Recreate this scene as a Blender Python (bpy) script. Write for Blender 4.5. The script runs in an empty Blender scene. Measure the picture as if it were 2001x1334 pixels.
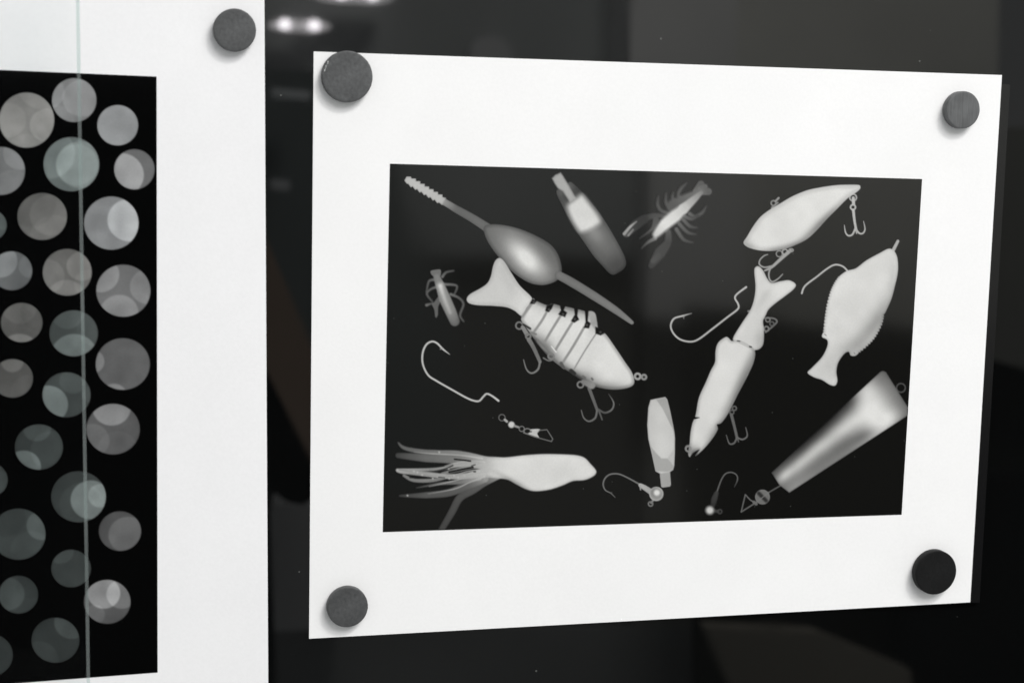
import bpy, math, random
import numpy as np
from mathutils import Vector, Euler

sc = bpy.context.scene
# ---------------------------------------------------------------- camera
CAM_LOC = Vector((-0.08184421922803933, -0.599452920331382, 0.1909587310076424))
CAM_ROT = Euler((1.4425077799394763, -0.02323772129118203, -0.253895894195175), 'XYZ')
FPX = 3244.944191531867
cd = bpy.data.cameras.new('camera'); cam = bpy.data.objects.new('camera', cd)
sc.collection.objects.link(cam); sc.camera = cam
cam.location = CAM_LOC; cam.rotation_euler = CAM_ROT
cd.sensor_width = 36.0; cd.lens = FPX * 36.0 / 2001.0
cd.clip_start = 0.01; cd.clip_end = 50
cd.dof.use_dof = True; cd.dof.focus_distance = 0.645; cd.dof.aperture_fstop = 13

# ---------------------------------------------------------------- world, lamps, exposure
w = bpy.data.worlds.new('World'); sc.world = w; w.use_nodes = True
bg = w.node_tree.nodes['Background']
bg.inputs[0].default_value = (0.98, 1.0, 1.0, 1); bg.inputs[1].default_value = 0.50

def area(name, loc, target, sx, sy, power, color=(1, 1, 1)):
    l = bpy.data.lights.new(name, 'AREA'); l.shape = 'RECTANGLE'; l.size = sx; l.size_y = sy
    l.energy = power; l.color = color
    o = bpy.data.objects.new(name, l); sc.collection.objects.link(o)
    o.location = loc
    o.rotation_euler = (Vector(target) - Vector(loc)).to_track_quat('-Z', 'Y').to_euler()
    return o
area('ceiling_light', (0.95, -1.55, 1.75), (0.12, 0, 0.1), 1.7, 1.1, 49.5, (1.0, 0.985, 0.985))
area('wall_fill', (1.1, -1.5, 2.2), (1.0, -3.0, 0.3), 0.6, 0.6, 95, (1.0, 0.99, 0.95))  # added fill that brightens the reflected pillar and upper walls
sc.view_settings.view_transform = 'Standard'; sc.view_settings.look = 'None'
sc.view_settings.exposure = 0; sc.view_settings.gamma = 1
sc.cycles.use_denoising = True

# ---------------------------------------------------------------- geometry of the board plane (Y = 0)
RM = np.array(CAM_ROT.to_matrix()); CL = np.array(CAM_LOC)
SHEET_X1 = 0.2749
def lift(X, right):
    """the right-hand sheet curls a few mm off the board towards its right edge"""
    if not right: return np.zeros_like(X)
    t = np.clip((X - 0.20) / (SHEET_X1 - 0.20), 0, 1)
    return 0.0012 * t * t * (3 - 2 * t) + 0.00016 * (1 + np.sin(X * 46 + 0.6)) + 0.00007 * (1 + np.sin(X * 111))
def unproject(px, py, y=0.0):
    px = np.asarray(px, float); py = np.asarray(py, float)
    d = np.stack([(px - 1000.5) / FPX, -(py - 667) / FPX, -np.ones_like(px)], -1) @ RM.T
    t = (np.asarray(y) - CL[1]) / d[..., 1]
    return CL + d * t[..., None], d
def on_sheet(px, py, off, right):
    """pixel -> point on the sheet surface, off metres in front of it"""
    y = np.full(np.shape(px), -off, float)
    for _ in range(6):
        P, _d = unproject(px, py, y)
        y = -(off + lift(P[..., 0], right))
    P, _d = unproject(px, py, y)
    return P
def mirror_point(px, py, D):
    """where the glossy board shows, at this direction, a thing D metres in front of it"""
    P, d = unproject(px, py, 0.0)
    r = d * np.array([1, -1, 1.0])
    t = (-D - 0) / r[..., 1]
    return P + r * t[..., None]

# ---------------------------------------------------------------- small helpers
def tag(o, label=None, cat=None, group=None, kind=None):
    if label: o['label'] = label
    if cat: o['category'] = cat
    if group: o['group'] = group
    if kind: o['kind'] = kind
    return o
def empty(name, loc):
    o = bpy.data.objects.new(name, None); sc.collection.objects.link(o); o.location = loc
    o.empty_display_size = 0.02
    return o
def mesh_obj(name, V, F, mat, parent=None, smooth=False):
    V = np.asarray(V, float)
    me = bpy.data.meshes.new(name)
    if parent is not None: V = V - np.array(parent.location)
    me.from_pydata(V.tolist(), [], [list(f) for f in F]); me.update()
    if smooth: me.polygons.foreach_set('use_smooth', [True] * len(me.polygons))
    o = bpy.data.objects.new(name, me); sc.collection.objects.link(o)
    if mat: me.materials.append(mat)
    if parent is not None: o.parent = parent
    return o
def srgb(v): 
    v = np.asarray(v, float) / 255.0
    return np.where(v <= 0.04045, v / 12.92, ((v + 0.055) / 1.055) ** 2.4)

def material(name):
    m = bpy.data.materials.new(name); m.use_nodes = True
    nt = m.node_tree; return m, nt, nt.nodes['Principled BSDF']
def N(nt, t, **k):
    n = nt.nodes.new(t)
    for a, b in k.items(): setattr(n, a, b)
    return n

# paper -----------------------------------------------------------
def paper_mat(name, col):
    m, nt, b = material(name)
    tc = N(nt, 'ShaderNodeTexCoord')
    n1 = N(nt, 'ShaderNodeTexNoise'); n1.inputs['Scale'].default_value = 900; n1.inputs['Detail'].default_value = 3
    n2 = N(nt, 'ShaderNodeTexNoise'); n2.inputs['Scale'].default_value = 35; n2.inputs['Detail'].default_value = 4
    ad = N(nt, 'ShaderNodeMath', operation='ADD'); nt.links.new(n1.outputs[0], ad.inputs[0]); nt.links.new(n2.outputs[0], ad.inputs[1])
    mr = N(nt, 'ShaderNodeMapRange'); mr.inputs[1].default_value = 0.6; mr.inputs[2].default_value = 1.4
    mr.inputs[3].default_value = 0.965; mr.inputs[4].default_value = 1.02
    nt.links.new(ad.outputs[0], mr.inputs[0])
    mx = N(nt, 'ShaderNodeVectorMath', operation='SCALE'); mx.inputs[0].default_value = col
    nt.links.new(mr.outputs[0], mx.inputs['Scale']); nt.links.new(mx.outputs[0], b.inputs['Base Color'])
    for n in (n1, n2): nt.links.new(tc.outputs['Object'], n.inputs['Vector'])
    bp = N(nt, 'ShaderNodeBump'); bp.inputs['Strength'].default_value = 0.12; bp.inputs['Distance'].default_value = 0.0002
    nt.links.new(n1.outputs[0], bp.inputs['Height']); nt.links.new(bp.outputs[0], b.inputs['Normal'])
    b.inputs['Roughness'].default_value = 0.55; b.inputs['Specular IOR Level'].default_value = 0.3
    return m
paper_r = paper_mat('white_photo_paper', (0.82, 0.82, 0.82))
paper_l = paper_mat('white_photo_paper_left', (0.80, 0.80, 0.808))

# glossy print ------------------------------------------------------
def dust(nt, tc, scale, thr):
    """sparse tiny pale specks: 1 at a speck, 0 elsewhere"""
    v = N(nt, 'ShaderNodeTexVoronoi'); v.inputs['Scale'].default_value = scale
    nt.links.new(tc.outputs['Object'], v.inputs['Vector'])
    lt = N(nt, 'ShaderNodeMath', operation='LESS_THAN'); lt.inputs[1].default_value = 0.10
    nt.links.new(v.outputs['Distance'], lt.inputs[0])
    sp = N(nt, 'ShaderNodeSeparateColor'); nt.links.new(v.outputs['Color'], sp.inputs[0])
    gt = N(nt, 'ShaderNodeMath', operation='GREATER_THAN'); gt.inputs[1].default_value = thr
    nt.links.new(sp.outputs[0], gt.inputs[0])
    mu = N(nt, 'ShaderNodeMath', operation='MULTIPLY'); nt.links.new(lt.outputs[0], mu.inputs[0]); nt.links.new(gt.outputs[0], mu.inputs[1])
    return mu
def print_mat(name, attr=True, base=(0.005, 0.005, 0.0046), rough=0.06, grain=0.035, specks=0.93):
    m, nt, b = material(name)
    tc = N(nt, 'ShaderNodeTexCoord')
    n1 = N(nt, 'ShaderNodeTexNoise'); n1.inputs['Scale'].default_value = 1700; n1.inputs['Detail'].default_value = 2
    nt.links.new(tc.outputs['Object'], n1.inputs['Vector'])
    mr = N(nt, 'ShaderNodeMapRange'); mr.inputs[1].default_value = 0.3; mr.inputs[2].default_value = 0.7
    mr.inputs[3].default_value = 1 - grain; mr.inputs[4].default_value = 1 + grain
    nt.links.new(n1.outputs[0], mr.inputs[0])
    sc_ = N(nt, 'ShaderNodeVectorMath', operation='SCALE'); nt.links.new(mr.outputs[0], sc_.inputs['Scale'])
    if attr:
        at = N(nt, 'ShaderNodeAttribute'); at.attribute_name = 'ink'
        nt.links.new(at.outputs['Color'], sc_.inputs[0])
    else: sc_.inputs[0].default_value = base
    d = dust(nt, tc, 520, specks)
    mix = N(nt, 'ShaderNodeMix', data_type='RGBA')
    nt.links.new(d.outputs[0], mix.inputs[0]); nt.links.new(sc_.outputs[0], mix.inputs[6]); mix.inputs[7].default_value = (0.06, 0.065, 0.06, 1)
    if attr: nt.links.new(sc_.outputs[0], b.inputs['Base Color'])
    else: nt.links.new(mix.outputs[2], b.inputs['Base Color'])
    b.inputs['Roughness'].default_value = rough
    return m
M_ink = print_mat('printed_ink')
M_black = print_mat('print_black_area', attr=False, specks=0.98)
M_black_l = print_mat('print_black_area_left', attr=False, base=(0.0015, 0.0016, 0.0016), specks=0.996)

# board -------------------------------------------------------------
def board_mat():
    m, nt, b = material('glossy_black_board')
    tc = N(nt, 'ShaderNodeTexCoord')
    d = dust(nt, tc, 260, 0.982)
    n2 = N(nt, 'ShaderNodeTexNoise'); n2.inputs['Scale'].default_value = 14; n2.inputs['Detail'].default_value = 6
    nt.links.new(tc.outputs['Object'], n2.inputs['Vector'])
    cr = N(nt, 'ShaderNodeMix', data_type='RGBA'); cr.inputs[6].default_value = (0.0013, 0.0014, 0.0014, 1); cr.inputs[7].default_value = (0.0025, 0.0028, 0.0028, 1)
    nt.links.new(n2.outputs[0], cr.inputs[0])
    mix = N(nt, 'ShaderNodeMix', data_type='RGBA')
    nt.links.new(d.outputs[0], mix.inputs[0]); nt.links.new(cr.outputs[2], mix.inputs[6]); mix.inputs[7].default_value = (0.07, 0.075, 0.07, 1)
    nt.links.new(mix.outputs[2], b.inputs['Base Color'])
    n3 = N(nt, 'ShaderNodeTexNoise'); n3.inputs['Scale'].default_value = 30; n3.inputs['Detail'].default_value = 5; nt.links.new(tc.outputs['Object'], n3.inputs['Vector'])
    mr = N(nt, 'ShaderNodeMapRange'); mr.inputs[1].default_value = 0.4; mr.inputs[2].default_value = 0.75; mr.inputs[3].default_value = 0.012; mr.inputs[4].default_value = 0.045
    nt.links.new(n3.outputs[0], mr.inputs[0]); nt.links.new(mr.outputs[0], b.inputs['Roughness'])
    return m
M_board = board_mat()
# the board: a thick slab, face at Y = 0
bx0, bx1, bz0, bz1 = -0.55, 0.75, -0.45, 0.65
V = [(x, y, z) for y in (0, 0.02) for x in (bx0, bx1) for z in (bz0, bz1)]
F = [(0, 2, 3, 1), (4, 5, 7, 6), (0, 1, 5, 4), (2, 6, 7, 3), (0, 4, 6, 2), (1, 3, 7, 5)]
board = mesh_obj('display_board', V, F, M_board); tag(board, kind='structure')

# ---------------------------------------------------------------- sheets
def quad_grid(c, nx, ny):
    """c = TL,TR,BR,BL in pixels -> grid of pixel positions"""
    u = np.linspace(0, 1, nx)[None, :, None]; v = np.linspace(0, 1, ny)[:, None, None]
    c = [np.array(p, float) for p in c]
    return (c[0] * (1 - u) + c[1] * u) * (1 - v) + (c[3] * (1 - u) + c[2] * u) * v
def plane_grid(c, nx, ny, off, right):
    """the same, but straight lines of the sheet in the plane (bilinear in metres)"""
    P = [unproject(*p)[0] for p in c]
    u = np.linspace(0, 1, nx)[None, :, None]; v = np.linspace(0, 1, ny)[:, None, None]
    G = (P[0] * (1 - u) + P[1] * u) * (1 - v) + (P[3] * (1 - u) + P[2] * u) * v
    # slide each point along its view ray onto the lifted sheet
    d = G - CL; X = G[..., 0]
    for _ in range(6):
        y = -(off + lift(X, right)); t = (y - CL[1]) / d[..., 1]
        Q = CL + d * t[..., None]; X = Q[..., 0]
    return Q
def sheet(name, c, th, mat, parent, right, nx=90, ny=30, off=0.0003):
    A = plane_grid(c, nx, ny, off + th, right).reshape(-1, 3)
    B = A + np.array([0, th, 0]); V = np.vstack([A, B]); F = []
    n = nx * ny
    for j in range(ny - 1):
        for i in range(nx - 1):
            a = j * nx + i
            F.append((a, a + nx, a + nx + 1, a + 1)); F.append((n + a, n + a + 1, n + a + nx + 1, n + a + nx))
    ring = [i for i in range(nx)] + [j * nx + nx - 1 for j in range(1, ny)] + [(ny - 1) * nx + i for i in range(nx - 2, -1, -1)] + [j * nx for j in range(ny - 2, 0, -1)]
    for k in range(len(ring)):
        a, b_ = ring[k], ring[(k + 1) % len(ring)]
        F.append((a, b_, n + b_, n + a))
    o = mesh_obj(name, V, F, mat, parent)
    return o
def flat(name, c, mat, parent, right, off, nx=40, ny=4):
    A = plane_grid(c, nx, ny, off, right).reshape(-1, 3)
    F = [(j * nx + i, (j + 1) * nx + i, (j + 1) * nx + i + 1, j * nx + i + 1) for j in range(ny - 1) for i in range(nx - 1)]
    return mesh_obj(name, A, F, mat, parent, True)

SH_OFF = 0.0003; SH_TH = 0.0004
right_print = empty('photo_print', unproject(1250, 1212)[0])
tag(right_print, 'white-bordered landscape x-ray print of fishing lures and hooks pinned to black board', 'photo print')
sheet('paper_sheet', [(613, 101), (1958, 147), (1896, 1176), (604, 1247)], SH_TH, paper_r, right_print, True)
TOP = SH_OFF + SH_TH
RIMG = [(762, 320), (1802, 350), (1762, 1005), (748, 1039)]
flat('dark_image_area', RIMG, M_black, right_print, True, TOP + 0.00008, 90, 6)

flat('edge_strip', [(1925, 160), (1974, 166), (1914, 1177), (1880, 1176)], print_mat('dark_strip', attr=False, base=(0.0040, 0.0040, 0.0044), rough=0.2, specks=0.999), right_print, True, 0.00012, 4, 12)['label'] = 'dark grey strip showing past the right edge'  # thin dark strip just past the sheet's right edge
left_print = empty('photo_print', unproject(300, 1420)[0])
tag(left_print, 'white-bordered portrait print with rows of overlapping grey discs on black, partly behind glass', 'photo print')
# straight right edge through (517,0)-(524,1334), carried on past the frame
sheet('paper_sheet', [(-620, -242), (515.6, -195), (525.5, 1560), (-640, 1640)], SH_TH, paper_l, left_print, False, 12, 12)
LIMG = [(-420, 119), (306, 150), (308, 1313), (-430, 1369)]
flat('dark_image_area', LIMG, M_black_l, left_print, False, TOP + 0.00008, 8, 4)

# ---------------------------------------------------------------- printed pictures: painted on a fine grid, one mesh part per picture
def spline(P, closed, n=8):
    P = np.array(P, float); m = len(P); out = []
    rng = range(m) if closed else range(m - 1)
    for i in rng:
        if closed: p0, p1, p2, p3 = P[(i - 1) % m], P[i], P[(i + 1) % m], P[(i + 2) % m]
        else: p0, p1, p2, p3 = P[max(i - 1, 0)], P[i], P[i + 1], P[min(i + 2, m - 1)]
        t = np.linspace(0, 1, n, endpoint=False)[:, None]
        out.append(0.5 * ((2 * p1) + (-p0 + p2) * t + (2 * p0 - 5 * p1 + 4 * p2 - p3) * t ** 2 + (-p0 + 3 * p1 - 3 * p2 + p3) * t ** 3))
    if not closed: out.append(P[-1:])
    return np.vstack(out)
def sstep(x): x = np.clip(x, 0, 1); return x * x * (3 - 2 * x)

ZT = {1: (740, 300, 5.0025), 2: (1040, 300, 5.0025), 3: (1420, 320, 5.0025), 4: (900, 480, 3.705), 5: (740, 500, 3.3333),
      6: (740, 840, 4.35), 7: (1160, 740, 4.447), 8: (1280, 480, 3.031), 9: (1420, 700, 4.17), 10: (1540, 440, 3.923), 0: (0, 0, 1.0)}

class Canvas:
    def __init__(s, x0, y0, x1, y1, step, bgv):
        s.x0, s.y0, s.step = x0, y0, step
        s.nx = int((x1 - x0) / step) + 1; s.ny = int((y1 - y0) / step) + 1
        s.v = np.full((s.ny, s.nx), float(bgv)); s.tint = np.ones((s.ny, s.nx, 3)); s.own = np.zeros((s.ny, s.nx), int)
        s.names = [None]; s.z = 0; s.bgv = bgv
    def part(s, name, label, z=0):
        s.names.append((name, label)); s.z = z; s.cur = len(s.names) - 1
    def T(s, P):
        ox, oy, k = ZT[s.z]; return np.array([(ox + a[0] / k, oy + a[1] / k) for a in P], float)
    def win(s, P, pad):
        i0 = max(0, int((P[:, 0].min() - pad - s.x0) / s.step)); i1 = min(s.nx, int((P[:, 0].max() + pad - s.x0) / s.step) + 2)
        j0 = max(0, int((P[:, 1].min() - pad - s.y0) / s.step)); j1 = min(s.ny, int((P[:, 1].max() + pad - s.y0) / s.step) + 2)
        X, Y = np.meshgrid(s.x0 + np.arange(i0, i1) * s.step, s.y0 + np.arange(j0, j1) * s.step)
        return slice(j0, j1), slice(i0, i1), X, Y
    def put(s, sl, a, val, claim=True, mode='over'):
        v = s.v[sl]
        if mode == 'over': s.v[sl] = v * (1 - a) + val * a
        elif mode == 'add': s.v[sl] = v + val * a
        elif mode == 'max': s.v[sl] = np.maximum(v, s.bgv + (val - s.bgv) * a)
        if claim:
            o = s.own[sl]; o[(a > 0.35) | ((a > 0.015) & (o == 0))] = s.cur
    def segdist(s, X, Y, P, closed, W=None, VAL=None):
        best = np.full(X.shape, 1e9); hw = np.zeros(X.shape); vv = np.zeros(X.shape)
        m = len(P); n = m if closed else m - 1
        inside = np.zeros(X.shape, bool)
        for i in range(n):
            a = P[i]; b = P[(i + 1) % m]; e = b - a; L = e @ e + 1e-12
            t = np.clip(((X - a[0]) * e[0] + (Y - a[1]) * e[1]) / L, 0, 1)
            d = np.hypot(X - a[0] - t * e[0], Y - a[1] - t * e[1])
            if closed:
                c = ((a[1] > Y) != (b[1] > Y)) & (X < (b[0] - a[0]) * (Y - a[1]) / (b[1] - a[1] + 1e-12) + a[0]); inside ^= c
                best = np.minimum(best, d)
            else:
                wd = W[i] * (1 - t) + W[i + 1] * t; vd = VAL[i] * (1 - t) + VAL[i + 1] * t
                q = d - wd; u = q < best - hw * 0; 
                best = np.where(u, q, best); hw = np.where(u, wd, hw); vv = np.where(u, vd, vv)
        return best, hw, vv, inside
    def poly(s, P, v, edge=None, w=6.0, soft=1.0, smooth=True, mods=(), mode='over', claim=True, fade=None):
        P = s.T(P)
        if smooth: P = spline(P, True, 6)
        j, i, X, Y = s.win(P, soft + 2)
        d, _, _, ins = s.segdist(X, Y, P, True); d = np.where(ins, d, -d)
        a = sstep((d + soft) / (2 * soft))
        val = np.full(X.shape, float(v))
        if edge is not None: val = edge + (v - edge) * sstep(np.clip(d / w, 0, 1)) 
        for (cx, cy, sx, sy, ang, amp) in mods:   # soft bumps of density
            c = s.T([(cx, cy)])[0]; k = ZT[s.z][2]; sx_, sy_ = sx / k, sy / k
            ca, sa = math.cos(math.radians(ang)), math.sin(math.radians(ang))
            U = (X - c[0]) * ca + (Y - c[1]) * sa; Wd = -(X - c[0]) * sa + (Y - c[1]) * ca
            val = val + amp * np.exp(-0.5 * ((U / sx_) ** 2 + (Wd / sy_) ** 2))
        val = np.minimum(val, 226)
        if fade:   # opacity rises from one point to another
            f0, f1 = s.T(fade); e = f1 - f0; a = a * sstep(((X - f0[0]) * e[0] + (Y - f0[1]) * e[1]) / (e @ e))
        s.put((j, i), a, val, claim, mode)
    def stroke(s, P, hw, v, soft=0.9, core=None, mode='over', claim=True, smooth=True, ring=False):
        k = ZT[s.z][2]; P = s.T(P); m = len(P)
        W = np.array(hw if hasattr(hw, '__len__') else [hw] * m, float) / k
        VV = np.array(v if hasattr(v, '__len__') else [v] * m, float)
        if smooth and m > 2:
            ts = np.linspace(0, m - 1, (m - 1) * 6 + 1); P = spline(P, False, 6)
            W = np.interp(ts, range(m), W); VV = np.interp(ts, range(m), VV)
        j, i, X, Y = s.win(P, W.max() + soft + 2)
        q, h, vv, _ = s.segdist(X, Y, P, False, W, VV)
        a = sstep((soft - q) / (2 * soft))
        if core is not None:   # brightness falls from the centre line to the edge
            r = np.clip((q + h) / np.maximum(h, 1e-6), 0, 1); vv = vv + (core) * (1 - r * r)
        s.put((j, i), a, vv, claim, mode)
    def ring(s, c, r, hw, v, ry=None):
        ry = ry or r
        P = [(c[0] + r * math.cos(t), c[1] + ry * math.sin(t)) for t in np.linspace(0, 2 * math.pi, 17)]
        s.stroke(P, hw, v, smooth=False)
    def disc(s, c, r, v, soft=1.0, mode='over', edge=None, w=4, claim=True, ry=None, mods=()):
        ry = ry or r
        P = [(c[0] + r * math.cos(t), c[1] + ry * math.sin(t)) for t in np.linspace(0, 2 * math.pi, 48, endpoint=False)]
        s.poly(P, v, edge=edge, w=w, soft=soft, smooth=False, mode=mode, claim=claim, mods=mods)
    def build(s, parent, right, mat, off, refl, gain, tint=(1, 0.998, 0.975), clip=None, uneven=0.045):
        jj, ii = np.meshgrid(np.arange(s.ny), np.arange(s.nx), indexing='ij')
        PX = s.x0 + ii * s.step; PY = s.y0 + jj * s.step
        ok = np.ones(PX.shape, bool)
        if clip:
            m = len(clip)
            for k in range(m):
                a, b = clip[k], clip[(k + 1) % m]
                ok &= ((b[0] - a[0]) * (PY - a[1]) - (b[1] - a[1]) * (PX - a[0])) > 0.6 * math.hypot(b[0] - a[0], b[1] - a[1])
        P = on_sheet(PX, PY, off, right)
        rs = np.random.RandomState(7 + s.nx)   # uneven density of the film: two octaves of smooth noise
        def octave(n):
            m = int(n * s.ny / s.nx); g = rs.rand(m + 2, n + 2); fy = np.linspace(0, m, s.ny); fx = np.linspace(0, n, s.nx)
            a, b = fy.astype(int), fx.astype(int); ty = sstep(fy - a)[:, None]; tx = sstep(fx - b)[None]
            return (g[a][:, b] * (1 - tx) + g[a][:, b + 1] * tx) * (1 - ty) + (g[a + 1][:, b] * (1 - tx) + g[a + 1][:, b + 1] * tx) * ty - 0.5
        am = uneven * np.clip((s.v - s.bgv) / 60, 0, 1)
        s.v = s.v * (1 + am * (octave(max(9, int(s.nx * s.step / 38))) + 0.7 * octave(int(s.nx * s.step / 17))))
        alb = np.maximum(srgb(s.v) - refl, 0) * gain
        alb = np.clip(alb, 0.003, 0.8)[..., None] * np.array(tint) * s.tint
        o = s.own
        cell = np.zeros((s.ny - 1, s.nx - 1), int)
        c4 = np.stack([o[:-1, :-1], o[1:, :-1], o[1:, 1:], o[:-1, 1:]])
        cell = c4.max(0)
        okc = ok[:-1, :-1] & ok[1:, :-1] & ok[1:, 1:] & ok[:-1, 1:]
        cell[~okc] = 0
        for k in range(1, len(s.names)):
            cj, ci = np.nonzero(cell == k)
            if len(cj) == 0: continue
            q = np.stack([cj * s.nx + ci, (cj + 1) * s.nx + ci, (cj + 1) * s.nx + ci + 1, cj * s.nx + ci + 1], 1)
            u, inv = np.unique(q, return_inverse=True); inv = inv.reshape(q.shape)
            V = P.reshape(-1, 3)[u] - np.array(parent.location); C = alb.reshape(-1, 3)[u]
            me = bpy.data.meshes.new(s.names[k][0])
            me.vertices.add(len(V)); me.vertices.foreach_set('co', V.ravel())
            me.loops.add(inv.size); me.loops.foreach_set('vertex_index', inv.ravel().astype(np.int32))
            me.polygons.add(len(inv)); me.polygons.foreach_set('loop_start', np.arange(0, inv.size, 4, dtype=np.int32))
            me.update(calc_edges=True)
            ca = me.color_attributes.new('ink', 'FLOAT_COLOR', 'POINT')
            ca.data.foreach_set('color', np.hstack([C, np.ones((len(C), 1))]).ravel())
            me.materials.append(mat)
            ob = bpy.data.objects.new(s.names[k][0], me); sc.collection.objects.link(ob); ob.parent = parent
            if s.names[k][1]: ob['label'] = s.names[k][1]

#BEGIN_LURES
C = Canvas(744, 316, 1806, 1043, 1.25, 46)
# swimming worm -------------------------------------------------
C.part('printed_bobber', 'x-ray picture of egg-shaped float on a long ridged stem', 1)
C.stroke([(600, 450), (700, 508), (760, 545), (920, 635), (1090, 745)], [32, 33, 36, 40, 46], [150, 118, 98, 96, 98], core=10)
pts = []
a = np.array((262, 245.)); b = np.array((650, 478.)); e = (b - a) / np.linalg.norm(b - a); nrm = np.array((e[1], -e[0]))
for side in (1, -1):
    seq = []
    for k in range(9):
        t0 = k / 9.0
        base = a + (b - a) * t0; nb = a + (b - a) * (k + 0.75) / 9.0
        h = 35 if k else 26
        seq += [base + nrm * side * (h - 4), nb + nrm * side * (h + (17 if side == 1 else 12)) * (1 if k < 8 else .85)]
    pts += seq if side == 1 else seq[::-1]
C.poly(pts, 188, edge=168, w=3, smooth=False, soft=0.8, fade=[(730, 530), (590, 445)])
C.poly([(1030, 715), (1110, 692), (1250, 705), (1400, 745), (1560, 815), (1680, 890), (1750, 980), (1785, 1090), (1785, 1170), (1740, 1240), (1660, 1275), (1580, 1285), (1480, 1265), (1380, 1210), (1280, 1130), (1180, 1020), (1090, 900), (1040, 800)],
       104, edge=82, w=9, mods=[(1450, 1030, 165, 78, 44, 112), (1400, 985, 260, 120, 44, 24)])
C.z = 4
C.stroke([(712, 215), (800, 262), (960, 360), (1120, 465), (1240, 556)], [30, 32, 31, 26, 14], [108, 105, 108, 112, 118], core=16)
# cigar float ------------------------------------------------------
C.part('printed_float', 'x-ray picture of slim cigar float with bright middle', 2)
C.poly([(340, 292), (375, 278), (410, 303), (480, 370), (570, 470), (670, 600), (760, 740), (840, 880), (900, 1000), (917, 1075), (895, 1125), (840, 1165), (795, 1184), (750, 1165), (680, 1090), (600, 1000), (510, 870), (420, 740), (340, 600), (290, 500), (245, 410), (238, 365), (262, 345)],
       96, edge=82, w=8, mods=[(600, 770, 80, 60, 55, 34), (700, 880, 120, 70, 55, 16), (330, 430, 40, 40, 0, -22), (430, 370, 40, 40, 0, -22), (840, 1100, 90, 90, 0, -14)])
C.poly([(193, 243), (225, 210), (278, 187), (300, 215), (345, 290), (430, 440), (370, 480), (300, 370), (250, 340), (220, 295)], 170, soft=2.2, edge=150, w=5, smooth=False)
C.poly([(345, 500), (430, 430), (490, 400), (560, 480), (672, 650), (610, 730), (480, 775), (410, 700), (350, 580)], 216, edge=176, w=10, soft=6.5)
# crawfish ------------------------------------------------------------
C.part('printed_crayfish', 'faint x-ray picture of soft crayfish with bright body and thin legs', 2)
for P in ([(1235, 420), (1228, 500), (1265, 560), (1350, 590)], [(1310, 390), (1310, 480), (1350, 540), (1400, 560)], [(1380, 380), (1375, 440), (1420, 490)],
          [(1510, 290), (1455, 345), (1430, 410), (1480, 460)], [(1700, 520), (1660, 580), (1590, 615), (1540, 590)], [(1610, 725), (1540, 710), (1480, 650)],
          [(1600, 790), (1520, 770), (1440, 690)], [(1570, 870), (1480, 840), (1410, 740)], [(1620, 610), (1560, 640), (1500, 620)]):
    C.stroke(P, [9] + [17] * (len(P) - 2) + [20], [58] + [74] * (len(P) - 2) + [90], soft=2.2, core=8)
C.stroke([(1300, 610), (1180, 610), (1100, 640)], [16, 26, 26], [80, 74, 64], soft=2.5)
C.stroke([(1100, 640), (1010, 700), (920, 790)], [40, 48, 28], [62, 66, 84], soft=2.5)
C.stroke([(1020, 665), (960, 715), (900, 785)], [6, 12, 16], [130, 165, 150], soft=1.5)
C.stroke([(985, 745), (940, 800)], [10, 10], [120, 140], soft=1.5)
C.stroke([(1330, 770), (1325, 870), (1250, 970), (1165, 1095)], [28, 34, 54, 26], [84, 68, 70, 66], soft=2.5)
C.stroke([(1180, 1050), (1230, 1000)], [22, 30], [82, 76], soft=2.5)
C.stroke([(1200, 830), (1130, 870), (1065, 930)], [20, 14, 6], [125, 95, 60], soft=2)
C.stroke([(1210, 650), (1170, 740), (1050, 830)], [30, 14, 5], [80, 88, 60], soft=2)
C.stroke([(1600, 370), (1650, 300)], [30, 34], [100, 88], soft=2); C.stroke([(1640, 380), (1720, 372)], [26, 36], [110, 92], soft=2)
C.stroke([(1640, 350), (1690, 325)], [26, 26], [105, 96], soft=2)
C.stroke([(1400, 520), (1520, 430), (1650, 370)], [80, 40, 20], [86, 100, 110], soft=4)
C.stroke([(1650, 385), (1580, 450), (1480, 540)], [18, 34, 50], [130, 160, 190], soft=2.5)
C.stroke([(1490, 530), (1400, 610), (1300, 690), (1210, 790)], [40, 60, 56, 32], [190, 214, 214, 200], soft=4.5)
# belly hook of crankbait first, crankbait over it -----------------------
C.part('printed_treble_hook', 'x-ray picture of treble hook under the plump lure at top right', 3)
C.stroke([(620, 850), (540, 920), (440, 1010), (370, 1045)], [18, 16, 13, 7], 165)
C.stroke([(440, 1000), (370, 1012), (322, 985), (325, 940), (365, 900), (402, 886)], [9, 8, 8, 7, 6, 4], 158)
C.stroke([(432, 1010), (412, 1070), (420, 1130), (450, 1152), (500, 1125), (548, 1078)], [9, 8, 8, 8, 6, 4], 158)
C.ring((515, 880), 30, 6, 140); C.ring((570, 862), 26, 7, 165); C.ring((630, 845), 20, 7, 150, 14)
C.part('printed_treble_hook', 'x-ray picture of treble hook dangling from tail of the plump lure', 3)
C.ring((1236, 330), 33, 8, 165); C.stroke([(1238, 335), (1240, 395)], 15, 185); C.ring((1235, 425), 24, 8, 180)
C.stroke([(1238, 455), (1250, 560), (1268, 655)], [14, 12, 12], 186)
C.stroke([(1258, 630), (1230, 690), (1190, 703), (1162, 670), (1150, 600)], [9, 9, 8, 7, 3], 182)
C.stroke([(1264, 640), (1295, 678), (1330, 680), (1352, 640), (1338, 562)], [9, 9, 8, 7, 3], 182)
C.stroke([(1268, 650), (1270, 680)], 7, 170)
C.part('printed_crankbait', 'x-ray picture of plump bright lure with slender curved tail', 3)
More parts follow.
